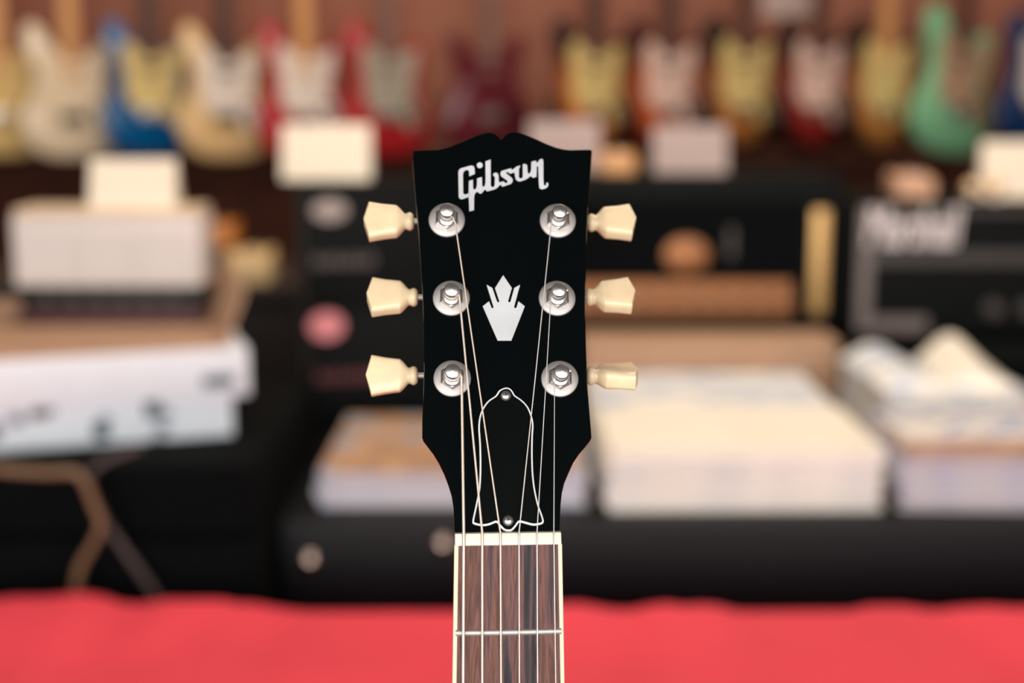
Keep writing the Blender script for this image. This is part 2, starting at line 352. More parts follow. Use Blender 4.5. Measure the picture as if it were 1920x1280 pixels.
# tuning machines
posts = {'LT': (837.7, 411.8), 'RT': (1046, 413.2), 'LM': (846.2, 558.4), 'RM': (1044.7, 558.6), 'LB': (847.9, 709.0), 'RB': (1049.7, 709.6)}
btn = {  # button: tip pixel, neck-end pixel (where the collar ends), half width mm, twist about the shaft
    'LT': ((682.5, 416), (775.5, 415), 8.9, R(4)), 'LM': ((688, 556.8), (783, 557.2), 8.9, R(12)), 'LB': ((686.5, 704.5), (783, 704), 8.9, R(-6)),
    'RT': ((1191, 417), (1102, 417.5), 8.7, R(-16)), 'RM': ((1189.5, 553.5), (1098, 557), 8.7, R(-20)), 'RB': ((1196.5, 704.5), (1100.5, 704.5), 8.9, R(-52))}
HB = -19.0
PH = {}
for kname, (px, py) in posts.items():
    a, b = hs(px, py, 0.6); PH[kname] = (a, b)
    F = hframe(a, b)
    tm = MB().lathe([(3.6, -15), (3.6, 2.0), (3.25, 3.4), (3.2, 6.3), (2.95, 6.5), (2.3, 7.4), (2.35, 8.2), (3.1, 8.7), (3.2, 11.3), (3.0, 11.9), (2.3, 12.3), (0.0, 12.5)], F, 28)
    t_ = tm.obj('tuning_machine', M_chrome, guitar, smooth=40)
    MB().lathe([(7.95, 0.0), (7.95, 0.4), (7.6, 0.75), (5.2, 1.0), (3.5, 1.05)], F, 40).obj('washer', M_nickel, t_, smooth=50)
    hexp = [(5.5 * cos(i*pi/3 + 0.5), 5.5 * sin(i*pi/3 + 0.5)) for i in range(6)]
    hb = MB(); tr = lambda P, h, s: [F @ Vector((x*s, y*s, h)) for x, y in P]
    hb.loft([tr(hexp, 0.9, 1), tr(hexp, 2.7, 1), tr(hexp, 3.3, 0.84)])
    hb.obj('hex_nut', M_chrome, t_, smooth=20)
    MB().lathe([(4.2, 3.0), (4.2, 3.5), (3.9, 3.9), (3.2, 3.9)], F, 24).obj('bushing_collar', M_chrome, t_, smooth=40)
    (tx, ty), (cx, cy), hw, tw = btn[kname]
    at_ = Vector(hs(tx, ty, HB)); ac = Vector(hs(cx, cy, HB))
    ax = at_ - ac; L = ax.length; ax.normalize()
    yv = Vector((-ax.y, ax.x))
    def BP(s, y, z):        # s along the shaft from the collar end, y across in the face plane, z out of it
        y2, z2 = y * cos(tw) - z * sin(tw), y * sin(tw) + z * cos(tw)
        p = ac + ax * s + yv * y2; return H(p.x, p.y, HB + z2)
    secs = []
    prof = [(3.3, 3.5, 3.3, 2.2), (4.1, 3.6, 3.3, 2.4), (5.2, 4.9, 3.6, 2.8), (6.6, 6.4, 4.1, 3.4), (7.7, 7.15, 4.4, 4.0), (10, 7.35, 4.25, 4.6), (14, 7.9, 3.95, 4.8), (L - 2.9, hw, 4.1, 5.0), (L - 2.3, hw, 4.1, 5.0), (L - 1.2, 5.0, 4.0, 5), (L - 0.15, 0.9, 3.8, 5), (L, 0.3, 3.6, 5)]
    for s, y, z, ex in prof:
        q = []
        for k in range(32):
            th = 2 * pi * (k + 0.5) / 32; c_, s2 = cos(th), sin(th)
            q.append(BP(s, y * math.copysign(abs(c_) ** (2/ex), c_), z * math.copysign(abs(s2) ** (2/ex), s2)))
        secs.append(q)
    bo = MB().loft(secs).obj('button', M_button, t_, smooth=26)
    col = []
    for s, r in ((0.0, 2.6), (0.25, 3.3), (0.9, 3.9), (1.7, 4.15), (2.5, 3.95), (3.3, 3.5), (3.8, 3.3)):
        col.append([BP(s, r * cos(2*pi*k/24), r * sin(2*pi*k/24)) for k in range(24)])
    MB().loft(col).obj('button_collar', M_button, t_, smooth=60)
    sh = MB().loft([[BP(s, 1.25 * cos(2*pi*k/14), 1.25 * sin(2*pi*k/14)) for k in range(14)] for s in (-14, 0.3)])
    sh.obj('shaft', M_nickel, t_, smooth=60)
    gb = MB(); p0 = ac + ax * -14 ; sgn = -1 if kname[0] == 'L' else 1
    gb.box((-6, -9, -24), (6, 9, -15.2), M=hframe((a + p0.x) / 2 + 1.5 * sgn, (b + ac.y) / 2))
    gb.obj('gear_housing', M_nickel, t_, smooth=30, bevel=0.0008)

# neck: fingerboard, binding, nut, frets, back
def neck_x(v, side, ofs=0.0):
    l0, l1 = nk(852.0, 1021), nk(848.2, 1280); r0, r1 = nk(1054.0, 1021), nk(1058.6, 1280)
    (p, q) = (l0, l1) if side < 0 else (r0, r1)
    t = (v - p[1]) / (q[1] - p[1]); return p[0] + (q[0] - p[0]) * t + ofs
VN0 = nk(950, 1020.4)[1]; VEND = -452.0
def strip(x0f, x1f, z0, z1, v0, v1):
    return [[G(x0f(v), v, z0), G(x1f(v), v, z0), G(x1f(v), v, z1), G(x0f(v), v, z1)] for v in (v0, v1)]
BW = 1.72
def board_sec(v):
    x0, x1 = neck_x(v, -1, BW), neck_x(v, 1, -BW); xc = (x0 + x1) / 2; hw_ = (x1 - x0) / 2; res = []
    for k in range(11):
        x = x0 + (x1 - x0) * k / 10; res.append(G(x, v, 0.7 * (1 - ((x - xc) / hw_) ** 2)))
    return res + [G(x1, v, -6.5), G(x0, v, -6.5)]
MB().loft([board_sec(VN0), board_sec(VEND)]).obj('fingerboard', M_rose, guitar, smooth=30)
for sd in (-1, 1):
    f0 = (lambda v: neck_x(v, -1)) if sd < 0 else (lambda v: neck_x(v, 1, -BW))
    f1 = (lambda v: neck_x(v, -1, BW)) if sd < 0 else (lambda v: neck_x(v, 1))
    MB().loft(strip(f0, f1, -6.5, 0.02, VN0, VEND)).obj('binding', M_bind, guitar, smooth=0, bevel=0.0004)
def back_sec(v, d):
    x0, x1 = neck_x(v, -1), neck_x(v, 1); xc = (x0 + x1) / 2; hw_ = (x1 - x0) / 2
    return [G(xc + hw_ * cos(th), v, -6.5 - d * sin(th)) for th in [pi * k / 16 for k in range(17)]]
MB().loft([back_sec(HV, 13.5), back_sec(VN0 - 10, 14), back_sec(-200, 15), back_sec(-330, 17), back_sec(-400, 30), back_sec(-452, 34)]).obj('neck', M_side, guitar, smooth=40)
nn0, nn1 = (nk(853, 1000, 0.8)[0], HV + 0.05), nk(1052.8, 1020.4, 1.4)
NTOP = 1.5
nm = MB().box((0, 0, 0), (1, 1, 1)); nm = MB()
nb = [G(nn0[0], nn1[1], -6.4), G(nn1[0], nn1[1], -6.4), G(nn1[0], nn0[1] - 0.1, -6.4), G(nn0[0], nn0[1] - 0.1, -6.4)]
nt_ = [G(nn0[0], nn1[1], NTOP), G(nn1[0], nn1[1], NTOP), G(nn1[0], nn0[1], NTOP - 1.0), G(nn0[0], nn0[1], NTOP - 1.0)]
nut = nm.prism(nb, nt_).obj('nut', M_nut, guitar, smooth=30, bevel=0.0005)
v = 0.0; SCALE = 628.0; vnut = nk(950, 1021.3)[1]
fy = nk(954, 1184.5)[1]; SCALE = (vnut - fy) * 17.817
for i in range(1, 23):
    vf = vnut - SCALE * (1 - 2 ** (-i / 12))
    if vf < VEND + 4: break
    x0, x1 = neck_x(vf, -1, 1.0), neck_x(vf, 1, -1.0); secs = []
    for k in range(11):
        x = x0 + (x1 - x0) * k / 10; t = (k - 5) / 5; z = 0.62 * (1 - t * t) + 0.05
        secs.append([G(x, vf + 1.25 * cos(th), z + 1.0 * sin(th)) for th in [pi * j / 8 for j in range(9)]])
    MB().loft(secs).obj('fret', M_nickel, guitar, smooth=60)

# strings
sx_nut = [869.6, 904.3, 938.4, 973.3, 1007.0, 1038.6]; sx_bot = [868.4, 904.3, 939.4, 973.9, 1008.0, 1042.0]
sr = [0.58, 0.47, 0.36, 0.25, 0.21, 0.17]
sp = ['LB', 'LM', 'LT', 'RT', 'RM', 'RB']
smid = [(865.6, 706), (861.5, 556), (853.6, 418), (1033.6, 420), (1032.5, 566), (1039.8, 712)]
for i in range(6):
    q0 = nk(sx_bot[i], 1280, 3.0); q1 = nk(sx_nut[i], 1019, 2.0); q2 = nk(sx_nut[i], 999, 1.6)
    k = (q0[0] - q1[0]) / (q0[1] - q1[1]); ve = -640
    path = [G(q1[0] + k * (ve - q1[1]), ve, 16.0), G(q1[0], q1[1], NTOP + 0.45), G(q2[0], q2[1], NTOP - 0.3)]
    a, b = PH[sp[i]]; hr = 7.6
    m_ = hs(*smid[i], hr)
    path.append(H(m_[0], m_[1], hr))
    # windings round the post
    sgn = 1 if i < 3 else -1
    th0 = math.atan2(m_[1] - b, m_[0] - a); rw = 2.35 + sr[i]
    nturn = 2.6
    for j in range(1, 44):
        t = j / 44; th = th0 + sgn * 2 * pi * nturn * t
        path.append(H(a + rw * cos(th), b + rw * sin(th), 7.7 - 1.15 * t if i < 3 else 7.6 - 1.0 * t))
    tag(MB().tube(path, sr[i] / 1000, 8).obj('string', M_stringw if i < 3 else M_string, guitar, smooth=80))
    gm = MB(); gx = q2[0]
    gm.box((-1, -1, -1), (1, 1, 1)); gm = MB()
    x_, y0_, y1_ = (q1[0] + q2[0]) / 2, nn1[1] + 0.05, nn0[1] - 0.05
    w_ = sr[i] + 0.12
    gm.prism([G(q1[0] - w_, y0_, NTOP - 0.5), G(q1[0] + w_, y0_, NTOP - 0.5), G(q2[0] + w_, y1_, NTOP - 1.6), G(q2[0] - w_, y1_, NTOP - 1.6)],
             [G(q1[0] - w_, y0_, NTOP + 0.02), G(q1[0] + w_, y0_, NTOP + 0.02), G(q2[0] + w_, y1_, NTOP - 0.98), G(q2[0] - w_, y1_, NTOP - 0.98)])
    gm.obj('slot', M_dark, nut, smooth=0)

# body of the guitar, below the picture
M_cherry = mat('cherry_lacquer', (92, 22, 18), 0.2, var=0.15, scale=8, coat=0.5, stretch=(6, 1, 1))
sg = [(0, 0), (-80, 4), (-140, 30), (-165, 85), (-150, 150), (-122, 200), (-118, 250), (-135, 310), (-140, 360), (-122, 385), (-95, 370), (-62, 345), (-30, 335), (30, 335), (62, 340), (92, 360), (116, 372), (132, 350), (126, 300), (112, 250), (120, 200), (150, 150), (165, 85), (140, 30), (80, 4)]
so = [p for p in crom([(x, y, 0) for x, y in sg], 4)]
def bodypt(p, z): return Vector((p.x / 1000, p.y / 1000, z / 1000))
ctr = Vector((0, 180, 0)); shrink = lambda p, f: ctr + (p - ctr) * f
MB().loft([[bodypt(shrink(p, .96), -52) for p in so], [bodypt(p, -46) for p in so], [bodypt(p, -18) for p in so], [bodypt(shrink(p, .95), -12) for p in so]]).obj('body', M_cherry, guitar, smooth=40)
for vy, nm_ in ((300, 'pickup'), (215, 'pickup')):
    MB().box((-.045, vy/1000 - .02, -.012), (.045, vy/1000 + .02, .004)).obj(nm_, M_chrome, guitar, smooth=30, bevel=.004)
MB().box((-.045, .172 - .008, -.012), (.045, .172 + .008, .013)).obj('bridge', M_chrome, guitar, smooth=30, bevel=.003)
MB().box((-.05, .13 - .008, -.012), (.05, .13 + .008, .012)).obj('tailpiece', M_chrome, guitar, smooth=30, bevel=.004)
for kx, ky in ((90, 60), (120, 95), (70, 110), (105, 140)):
    MB().lathe([(.012, -.012), (.012, .002), (.009, .006), (0, .006)], Matrix.Translation((kx/1000, ky/1000, 0)), 18).obj('knob', M_cover, guitar, smooth=40)

# stand that carries it
stand = empty('guitar_stand', (Bpos.x, Bpos.y + 0.03, 0))
tag(stand, 'black tubular stand holding up the foreground guitar from below', 'guitar stand')
zb = Bpos.z
y_back = 0.075
MB().tube([(0, y_back, 0.12), (0, y_back, zb + 0.12)], 0.014, 12).obj('column', M_blackmetal, stand)
for an in (R(90), R(215), R(325)):
    MB().tube([(0, y_back, 0.34), (0.30 * cos(an), y_back + 0.30 * sin(an), 0.012)], 0.011, 10).obj('leg', M_blackmetal, stand)
for sx in (-1, 1):
    MB().tube([(0, y_back, zb - 0.06), (sx * 0.07, y_back - 0.02, zb - 0.035), (sx * 0.08, -0.055, zb - 0.03), (sx * 0.08, -0.085, zb + 0.01)], 0.009, 10).obj('cradle_arm', M_blackmetal, stand)

# ------------------------------------------------------------------ red table in front
def blend_noise(x, y, s): return mnoise.noise(Vector((x * s, y * s, 3.7)))
M_red = mat('red_cloth', (228, 60, 78), 0.75, var=0.07, scale=6, bump=0.15)
ZT = atz(960, 1132, 0.0).z
TZ = at(960, 1130, 1.70).z
table = empty('display_table', (0, 1.42, 0))
tag(table, 'long low table standing under the red tablecloth', 'table')
MB().box((-1.75, -0.26, TZ - 0.045), (1.75, 0.255, TZ - 0.012)).obj('tabletop', M_darkwood, table, smooth=0, bevel=0.004)
for sx in (-1.65, 1.65):
    for sy in (-0.2, 0.2):
        MB().box((sx - .03, sy - .03, 0), (sx + .03, sy + .03, TZ - 0.045)).obj('leg', M_darkwood, table, smooth=0, bevel=0.004)
cl = MB(); NX, prof = 170, []
ys = [(-0.285, -0.42), (-0.285, -0.25), (-0.282, -0.10), (-0.278, -0.03), (-0.268, -0.006)] + [(-0.255 + 0.51 * k / 26, 0) for k in range(27)] + [(0.266, -0.005), (0.275, -0.025), (0.278, -0.09), (0.28, -0.22), (0.28, -0.38)]
vv = []
for i in range(NX + 1):
    x = -1.8 + 3.6 * i / NX
    for j, (y, z) in enumerate(ys):
        wv = 0.015 * blend_noise(x, y + 5, 2.2) + 0.010 * blend_noise(x * 2.4, y * .8, 4.0) + 0.008 * blend_noise(x * 6, y * 1.2, 4.0)
        if -1e-9 < z + 1e-9 and z == 0: zz = TZ + 0.004 + max(-0.008, wv) ; yy = y
        else: zz = TZ + z + 0.004 + max(-0.008, wv) * max(0, 1 + z * 12); yy = y + (0.02 * sin(x * 34 + 2 * sin(x * 7)) * min(1, -z * 5)) + 0.012 * blend_noise(x, 9, 1.6)
        vv.append((x, yy, zz))
nj = len(ys); ff = [(i*nj+j, (i+1)*nj+j, (i+1)*nj+j+1, i*nj+j+1) for i in range(NX) for j in range(nj-1)]
cl.add(vv, ff)
cloth = cl.obj('tablecloth', M_red, smooth=180, loc=(0, 1.42, 0))
md = cloth.modifiers.new('thickness', 'SOLIDIFY'); md.thickness = 0.002; md.offset = 1
tag(cloth, 'bright red cloth draped over the table across the bottom of the picture', 'tablecloth')

# ------------------------------------------------------------------ black road case and what lies on it
M_case = mat('black_case_vinyl', (9, 12, 17), 0.5, var=0.12, scale=160, bump=0.1, spec=0.25)
M_steel = mat('case_steel', (190, 170, 160), 0.3, 1.0, var=0.05)
CY = 1.90; CZ = at(960, 976, CY).z
x0c = at(520, 1040, CY).x; x1c = 2.1
case = empty('road_case', ((x0c + x1c) / 2, CY + 0.40, 0)); hwc = (x1c - x0c) / 2
tag(case, 'wide black road case standing behind the red tablecloth', 'road case')
MB().box((-hwc, -0.40, 0.10), (hwc, 0.40, CZ - 0.16)).obj('body', M_case, case, smooth=30, bevel=0.012)
MB().box((-hwc, -0.40, CZ - 0.156), (hwc, 0.40, CZ)).obj('lid', M_case, case, smooth=30, bevel=0.014, seg=3)
for px, py in ((580, 1052), (830, 1022)):
    p = at(px, py, CY); M = Matrix.Translation((p.x - case.location.x, -0.40, p.z)) @ Matrix.Rotation(pi/2, 4, 'X')
    MB().lathe([(0.014, 0), (0.014, 0.002), (0.010, 0.006), (0.0, 0.008)], M, 20).obj('rivet', M_steel, case, smooth=50)
for sx in (-1, 1):
    for sy in (-0.3, 0.3):
        MB().lathe([(0.001, 0), (0.045, 0), (0.05, 0.01), (0.05, 0.09), (0.045, 0.10), (0.001, 0.10)], Matrix.Translation((sx * (hwc - 0.12), sy, 0)), 18).obj('castor', M_blackmetal, case)

def paper_mats(name, cover, band, band_dir='x'):
    m = bpy.data.materials.new(name); m.use_nodes = True; nt = m.node_tree; b = nt.nodes['Principled BSDF']; L = nt.links.new
    tc = nt.nodes.new('ShaderNodeTexCoord'); nz = nt.nodes.new('ShaderNodeTexNoise'); nz.inputs['Scale'].default_value = 7; nz.inputs['Detail'].default_value = 2
    mp = nt.nodes.new('ShaderNodeMapping'); mp.inputs['Scale'].default_value = (1, 3, 1) if band_dir == 'x' else (2, 2, 1)
    L(tc.outputs['Object'], mp.inputs[0]); L(mp.outputs[0], nz.inputs['Vector'])
    rp = nt.nodes.new('ShaderNodeValToRGB'); e = rp.color_ramp.elements
    e[0].position = 0.44; e[0].color = lin(*cover); e[1].position = 0.62; e[1].color = lin(*band[-1])
    if len(band) > 1: k = e.new(0.54); k.color = lin(*band[0])
    L(nz.outputs['Fac'], rp.inputs[0]); L(rp.outputs[0], b.inputs['Base Color']); b.inputs['Roughness'].default_value = 0.45
    return m
M_pages = mat('paper_edges', (232, 226, 220), 0.85, var=0.08, scale=900, stretch=(.02, .02, 1))
M_pblue = mat('paper_edges_bluish', (196, 196, 210), 0.85, var=0.10, scale=900, stretch=(.02, .02, 1))
PC = [paper_mats('cover_white', (248, 242, 232), [(216, 220, 228)]), paper_mats('cover_pale_blue', (244, 240, 234), [(168, 190, 220), (238, 234, 228)]), paper_mats('cover_cream', (250, 242, 228), [(244, 234, 218)])]
P_photo = paper_mats('cover_photo', (176, 138, 112), [(206, 160, 118), (150, 164, 184)], 'xy')
P_blue = paper_mats('cover_blue_white', (232, 222, 210), [(96, 130, 190), (226, 216, 206)], 'xy')
P_brown = paper_mats('cover_brown', (176, 134, 106), [(150, 108, 90), (196, 160, 130)], 'xy')
def mag(name, size, thick, cov, pages, loc, rz, label, group=None, cat='magazine'):
    sx, sy = size; mb = MB()
    mb.box((-sx/2, -sy/2, 0), (sx/2, sy/2, thick * .12), 0); mb.box((-sx/2 + .001, -sy/2 + .001, thick * .12), (sx/2 - .001, sy/2 - .001, thick * .88), 1)
    mb.box((-sx/2, -sy/2, thick * .88), (sx/2, sy/2, thick), 0)
    o = mb.obj(name, [cov, pages], None, smooth=0, loc=loc, rot=(0, 0, rz))
    return tag(o, label, cat, group)
ORD = ['lowest', 'second from top', 'third from top', 'fourth from top', 'fifth from top', 'sixth from top', 'seventh from top', 'eighth from top', 'ninth from top', 'tenth from top', 'eleventh from top']
def pile(n, thick, cx, cy, size, rz, covers, pages, z0, top_label, label, group, cat='magazine', jit=.006, name='magazine'):
    for i in range(n):
        j = jit * (1 if i else 0)
        mag(name, size, thick, covers[i % len(covers)] if i < n - 1 else covers[0], pages, (cx + random.uniform(-j, j), cy + random.uniform(-j, j), z0 + i * thick), rz + random.uniform(-1, 1) * R(.9), top_label if i == n - 1 else ORD[n - 1 - i if i else 0] + ' ' + label, group, cat)
# middle piles of newspapers
xl, xr = at(1138, 960, 1.96).x, at(1648, 960, 1.96).x
cxm = (xl + xr) / 2; wm = xr - xl
pile(11, .008, cxm, 1.945 + .145, (wm, .285), R(0.6), [PC[2], PC[0], PC[1], PC[0]], M_pages, CZ, 'cream-white printed paper on top of the pile beside the black headstock', 'white printed paper within the front pile right of the headstock', 'front pile of printed papers', 'paper', name='printed_paper')
pile(10, .0085, cxm - .005, 2.24 + .145, (wm * .985, .285), R(-0.4), [PC[1], PC[0], PC[2]], M_pages, CZ, 'white paper with pale blue print on the pile against the kraft box', 'white printed paper within the rear pile before the kraft box', 'rear pile of printed papers', 'paper', name='printed_paper')
# piles at the right
xr0 = at(1690, 962, 1.95).x
pile(9, .009, xr0 + .16, 1.94 + .13, (.32, .25), R(-2), [P_brown, P_blue, PC[0]], M_pblue, CZ, 'brown covered magazine on top of the front right pile', 'magazine with bluish page edges in the front right pile', 'front right pile of magazines')
pile(12, .0095, at(1625, 800, 2.32).x + .115, 2.36, (.23, .27), R(3), [P_blue, PC[1], PC[2]], M_pages, CZ, 'blue and white magazine on top of the tall back right pile', 'magazine within the tall back right pile beside the kraft box', 'back right pile of magazines')
zt = CZ + 12 * .0095
def bent_mag(loc, rz, tilt, cov, label, hm_=.038):     # a magazine bulging open on the heap
    mb = MB(); N = 14; secs = []
    for i in range(N + 1):
        t = i / N; x = -.055 + .11 * t; z = hm_ * sin(pi * t) ** 1.3 + .001
        secs.append([(x, -.115, 0), (x, .115, 0), (x, .115, z + .006), (x, -.115, z * .5 + .006)])
    mb.loft(secs); o = mb.obj('magazine', cov, None, smooth=50, loc=loc, rot=(tilt, 0, rz))
    return tag(o, label, 'magazine', 'loose magazines on the back right pile')
p = at(1672, 690, 2.36); bent_mag((p.x, 2.36, zt + .0005), R(3), 0, PC[1], 'pale magazine bulging open on the back right pile, the lower left one', .026)
p = at(1806, 690, 2.36); bent_mag((p.x, 2.36, zt + .0005), R(-5), 0, PC[2], 'cream magazine bulging open on the back right pile, the taller right one', .043)
pile(5, .012, at(1880, 760, 2.36).x + .15, 2.36, (.27, .24), R(-2), [P_brown], M_pages, CZ, 'brown magazine topping the short pile at the right picture edge', 'brown magazine in the short pile at the right picture edge', 'short pile at the right edge')
mag('magazine', (.25, .15), .012, P_blue, M_pages, (xr0 + .135, 2.115, CZ + .081), R(5), 'white magazine with blue print lying across the front right pile')
# pile with photo cover left of the neck
xa, xb = at(602, 955, 1.98).x, at(1098, 955, 1.98).x
pile(6, .0088, (xa + xb) / 2, 1.965 + .18, (xb - xa, .36), R(-0.5), [P_photo, PC[0], PC[1]], M_pblue, CZ, 'magazine with orange and blue photo cover on the pile behind the neck', 'magazine under the photo cover in the pile behind the neck', 'pile of magazines behind the neck')
M_kraft = mat('kraft_cardboard', (172, 136, 110), 0.8, var=0.06, scale=25, stretch=(1, 1, 6))
def carton(name, lo, hi, m, label, cat='box', flap=True):
    cx, cy = (lo[0] + hi[0]) / 2, (lo[1] + hi[1]) / 2
    e = empty(name, (cx, cy, lo[2])); sx, sy, sz = (hi[0] - lo[0]) / 2, (hi[1] - lo[1]) / 2, hi[2] - lo[2]
    MB().box((-sx, -sy, 0), (sx, sy, sz - .004)).obj('body', m, e, smooth=20, bevel=.002)
    for s in (-1, 1): MB().box((-sx, min(0.001*s, s*sy), sz - .004), (sx, max(0.001*s, s*sy), sz)).obj('flap', m, e, smooth=0, bevel=.001)
    return tag(e, label, cat)
kx0, kx1 = at(1090, 660, 2.56).x, at(1572, 660, 2.56).x
carton('cardboard_box', (kx0, 2.55, CZ), (kx1, 2.68, at(1300, 640, 2.56).z), M_kraft, 'plain brown kraft cardboard box behind the printed papers')

# black product boxes at the left of the headstock, each with a round emblem and a printed line
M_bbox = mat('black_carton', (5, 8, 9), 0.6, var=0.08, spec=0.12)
M_bside = mat('lit_side_carton', (50, 46, 45), 0.6, var=0.06)  # box side that catches the light, its brightness put into the colour
M_grey = mat('grey_print', (160, 146, 142), 0.5); M_greyd = mat('dim_grey_print', (74, 66, 64), 0.5)
M_pink = mat('pink_print', (230, 140, 148), 0.5); M_redd = mat('dark_red_print', (92, 24, 36), 0.5)
BY = 2.40
bzt = at(600, 342, BY).z; bh = (bzt - CZ) / 2
bx0 = at(572, 560, BY).x; bw = at(985, 560, BY).x - bx0
def black_box(z0, m1, m2, label, e1, e2):
    e = empty('product_box', (bx0, BY, z0), (0, 0, R(13)))
    MB().box((0, 0, 0), (bw, .16, bh)).obj('body', M_bbox, e, smooth=20, bevel=.003)
    MB().box((-.0025, .002, .002), (-.0002, .158, bh - .002)).obj('lit_side', M_bside, e, smooth=0)  # lighter sheet over the side face, painted as if lit
    inv = Matrix.Rotation(-R(13), 4, 'Z')
    def loc(px, py):
        p = at(px, py, BY) - Vector((bx0, BY, z0)); return p
    p = loc(*e1[:2]); M = Matrix.Translation((p.x * 1.0, -.0002, p.z)) @ Matrix.Rotation(pi/2, 4, 'X')
    mb = MB(); rx, rz = e1[2], e1[3]
    mb.prism([M @ Vector((rx*cos(2*pi*k/24), rz*sin(2*pi*k/24), 0)) for k in range(24)], [M @ Vector((rx*cos(2*pi*k/24), rz*sin(2*pi*k/24), .002)) for k in range(24)])
    mb.obj('emblem', m1, e, smooth=0)
    p = loc(*e2[:2])
    for q in range(7):
        xx = p.x - .05 + q * .0155
        MB().box((xx, -.002, p.z - .010), (xx + .011, -.0002, p.z + .010 - .004 * (q % 2))).obj('print_mark', m2, e, smooth=0)
    return tag(e, label, 'box')
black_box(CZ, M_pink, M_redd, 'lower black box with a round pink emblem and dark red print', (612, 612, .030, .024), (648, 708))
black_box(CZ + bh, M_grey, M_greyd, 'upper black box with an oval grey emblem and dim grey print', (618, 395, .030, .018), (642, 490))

M_card = mat('white_card', (234, 220, 200), 0.7, var=0.02)
M_cardp = mat('pinkish_card', (172, 152, 148), 0.7, var=0.03)
def card(px0, px1, py0, py1, Y, z, m, label, rz=0):
    a, b = at(px0, py1, Y), at(px1, py0, Y); wd, ht = b.x - a.x, b.z - z
    lean = R(6); mb = MB(); t = .0012; D = .04
    for (y0, y1) in ((0, 0.022), (0.046, 0.024)):     # two leaves of a tent card
        mb.prism([(-wd/2, y0, 0), (wd/2, y0, 0), (wd/2, y0 + t, 0), (-wd/2, y0 + t, 0)], [(-wd/2, y1, ht), (wd/2, y1, ht), (wd/2, y1 + t, ht), (-wd/2, y1 + t, ht)])
    o = mb.obj('price_card', m, None, smooth=0, loc=((a.x + b.x) / 2, Y, z), rot=(0, 0, rz))
    return tag(o, label, 'card')
card(528, 692, 234, 342, 2.47, CZ + 2 * bh, M_card, 'white folded card on the stacked black boxes')

# ------------------------------------------------------------------ speaker cabinets and amplifier heads behind
M_tolex = mat('black_tolex', (5, 8, 9), 0.7, var=0.15, scale=400, bump=0.2, spec=0.15)
M_grille = mat('black_grille_cloth', (4, 7, 8), 0.9, var=0.2, scale=500, spec=0.1)
M_pipe = mat('grey_piping', (112, 100, 100), 0.5, var=0.04)
M_gold = mat('brass_panel', (150, 96, 56), 0.4, 0.4, var=0.08, scale=40)
M_gold2 = mat('pale_brass', (206, 164, 104), 0.4, 0.4, var=0.05)
M_logow = mat('white_logo', (226, 214, 216), 0.5, var=0.02)
AZ = 0.905
def cabinet(x0, x1, y0, label):
    e = empty('speaker_cabinet', ((x0 + x1) / 2, y0 + .17, 0)); h = (x1 - x0) / 2
    MB().box((-h, -.17, .02), (h, .17, AZ)).obj('body', M_tolex, e, smooth=30, bevel=.012)
    MB().box((-h + .03, -.176, .06), (h - .03, -.169, AZ - .04)).obj('grille', M_grille, e, smooth=0)
    for sx in (-1, 1):
        for sy in (-.13, .13): MB().lathe([(.001, 0), (.02, 0), (.022, .02), (.001, .021)], Matrix.Translation((sx * (h - .05), sy, 0)), 14).obj('foot', M_blackmetal, e)
    return tag(e, label, 'speaker')
A2Y, A3Y = 2.86, 2.80
a2x0, a2x1 = at(985, 500, A2Y).x, at(1578, 500, A2Y).x
a3x0 = at(1592, 500, A3Y).x; a3x1 = a3x0 + .68
cabinet(a2x0, a2x1, A2Y - .01, 'black speaker cabinet under the brass-panelled amplifier')
cabinet(a3x0 + .004, a3x1, A3Y - .01, 'black speaker cabinet under the amplifier with white script')
# amplifier with brass control panel
e = empty('amplifier', ((a2x0 + a2x1) / 2, A2Y + .15, AZ)); hw2 = (a2x1 - a2x0) / 2
tag(e, 'black amplifier head with brass control panel and round brass emblem', 'amplifier')
def rel(px, py, Y, e_): return at(px, py, Y) - Vector(e_.location)
h2 = rel(1200, 328, A2Y, e).z
MB().box((-hw2, -.15, .012), (hw2, .15, h2)).obj('body', M_tolex, e, smooth=30, bevel=.012)
MB().box((-hw2 + .03, -.153, .05), (hw2 - .075, -.149, h2 - .05)).obj('front_panel', M_grille, e, smooth=0)
p0, p1 = rel(1040, 590, A2Y, e), rel(1484, 526, A2Y, e)
pan = MB().box((p0.x, -.158, p0.z), (p1.x, -.153, p1.z)).obj('control_panel', M_gold, e, smooth=0, bevel=.001)
for i in range(9):
    x = p0.x + .04 + (p1.x - p0.x - .08) * i / 8
    MB().lathe([(.012, 0), (.012, .008), (.009, .016), (0, .017)], Matrix.Translation((x, -.158, (p0.z + p1.z) / 2)) @ Matrix.Rotation(pi/2, 4, 'X'), 16).obj('knob', mat('knob_brown', (96, 58, 40), .4) if i == 0 else bpy.data.materials['knob_brown'], pan)
p = rel(1287, 478, A2Y, e); M = Matrix.Translation((p.x, -.153, p.z)) @ Matrix.Rotation(pi/2, 4, 'X') @ Matrix.Diagonal((1.25, 1, 1, 1))
MB().lathe([(.036, 0), (.036, .003), (.03, .005), (0, .006)], M, 28).obj('emblem', M_gold, e)
p = rel(1370, 455, A2Y, e); MB().box((p.x - .006, -.158, p.z - .03), (p.x + .006, -.1532, p.z + .03)).obj('badge', M_greyd, e, smooth=0, bevel=.001)
p0, p1 = rel(1517, 588, A2Y, e), rel(1553, 392, A2Y, e)
MB().box((p0.x, -.160, p0.z), (p1.x, -.1502, p1.z)).obj('side_trim', M_gold2, e, smooth=30, bevel=.003)
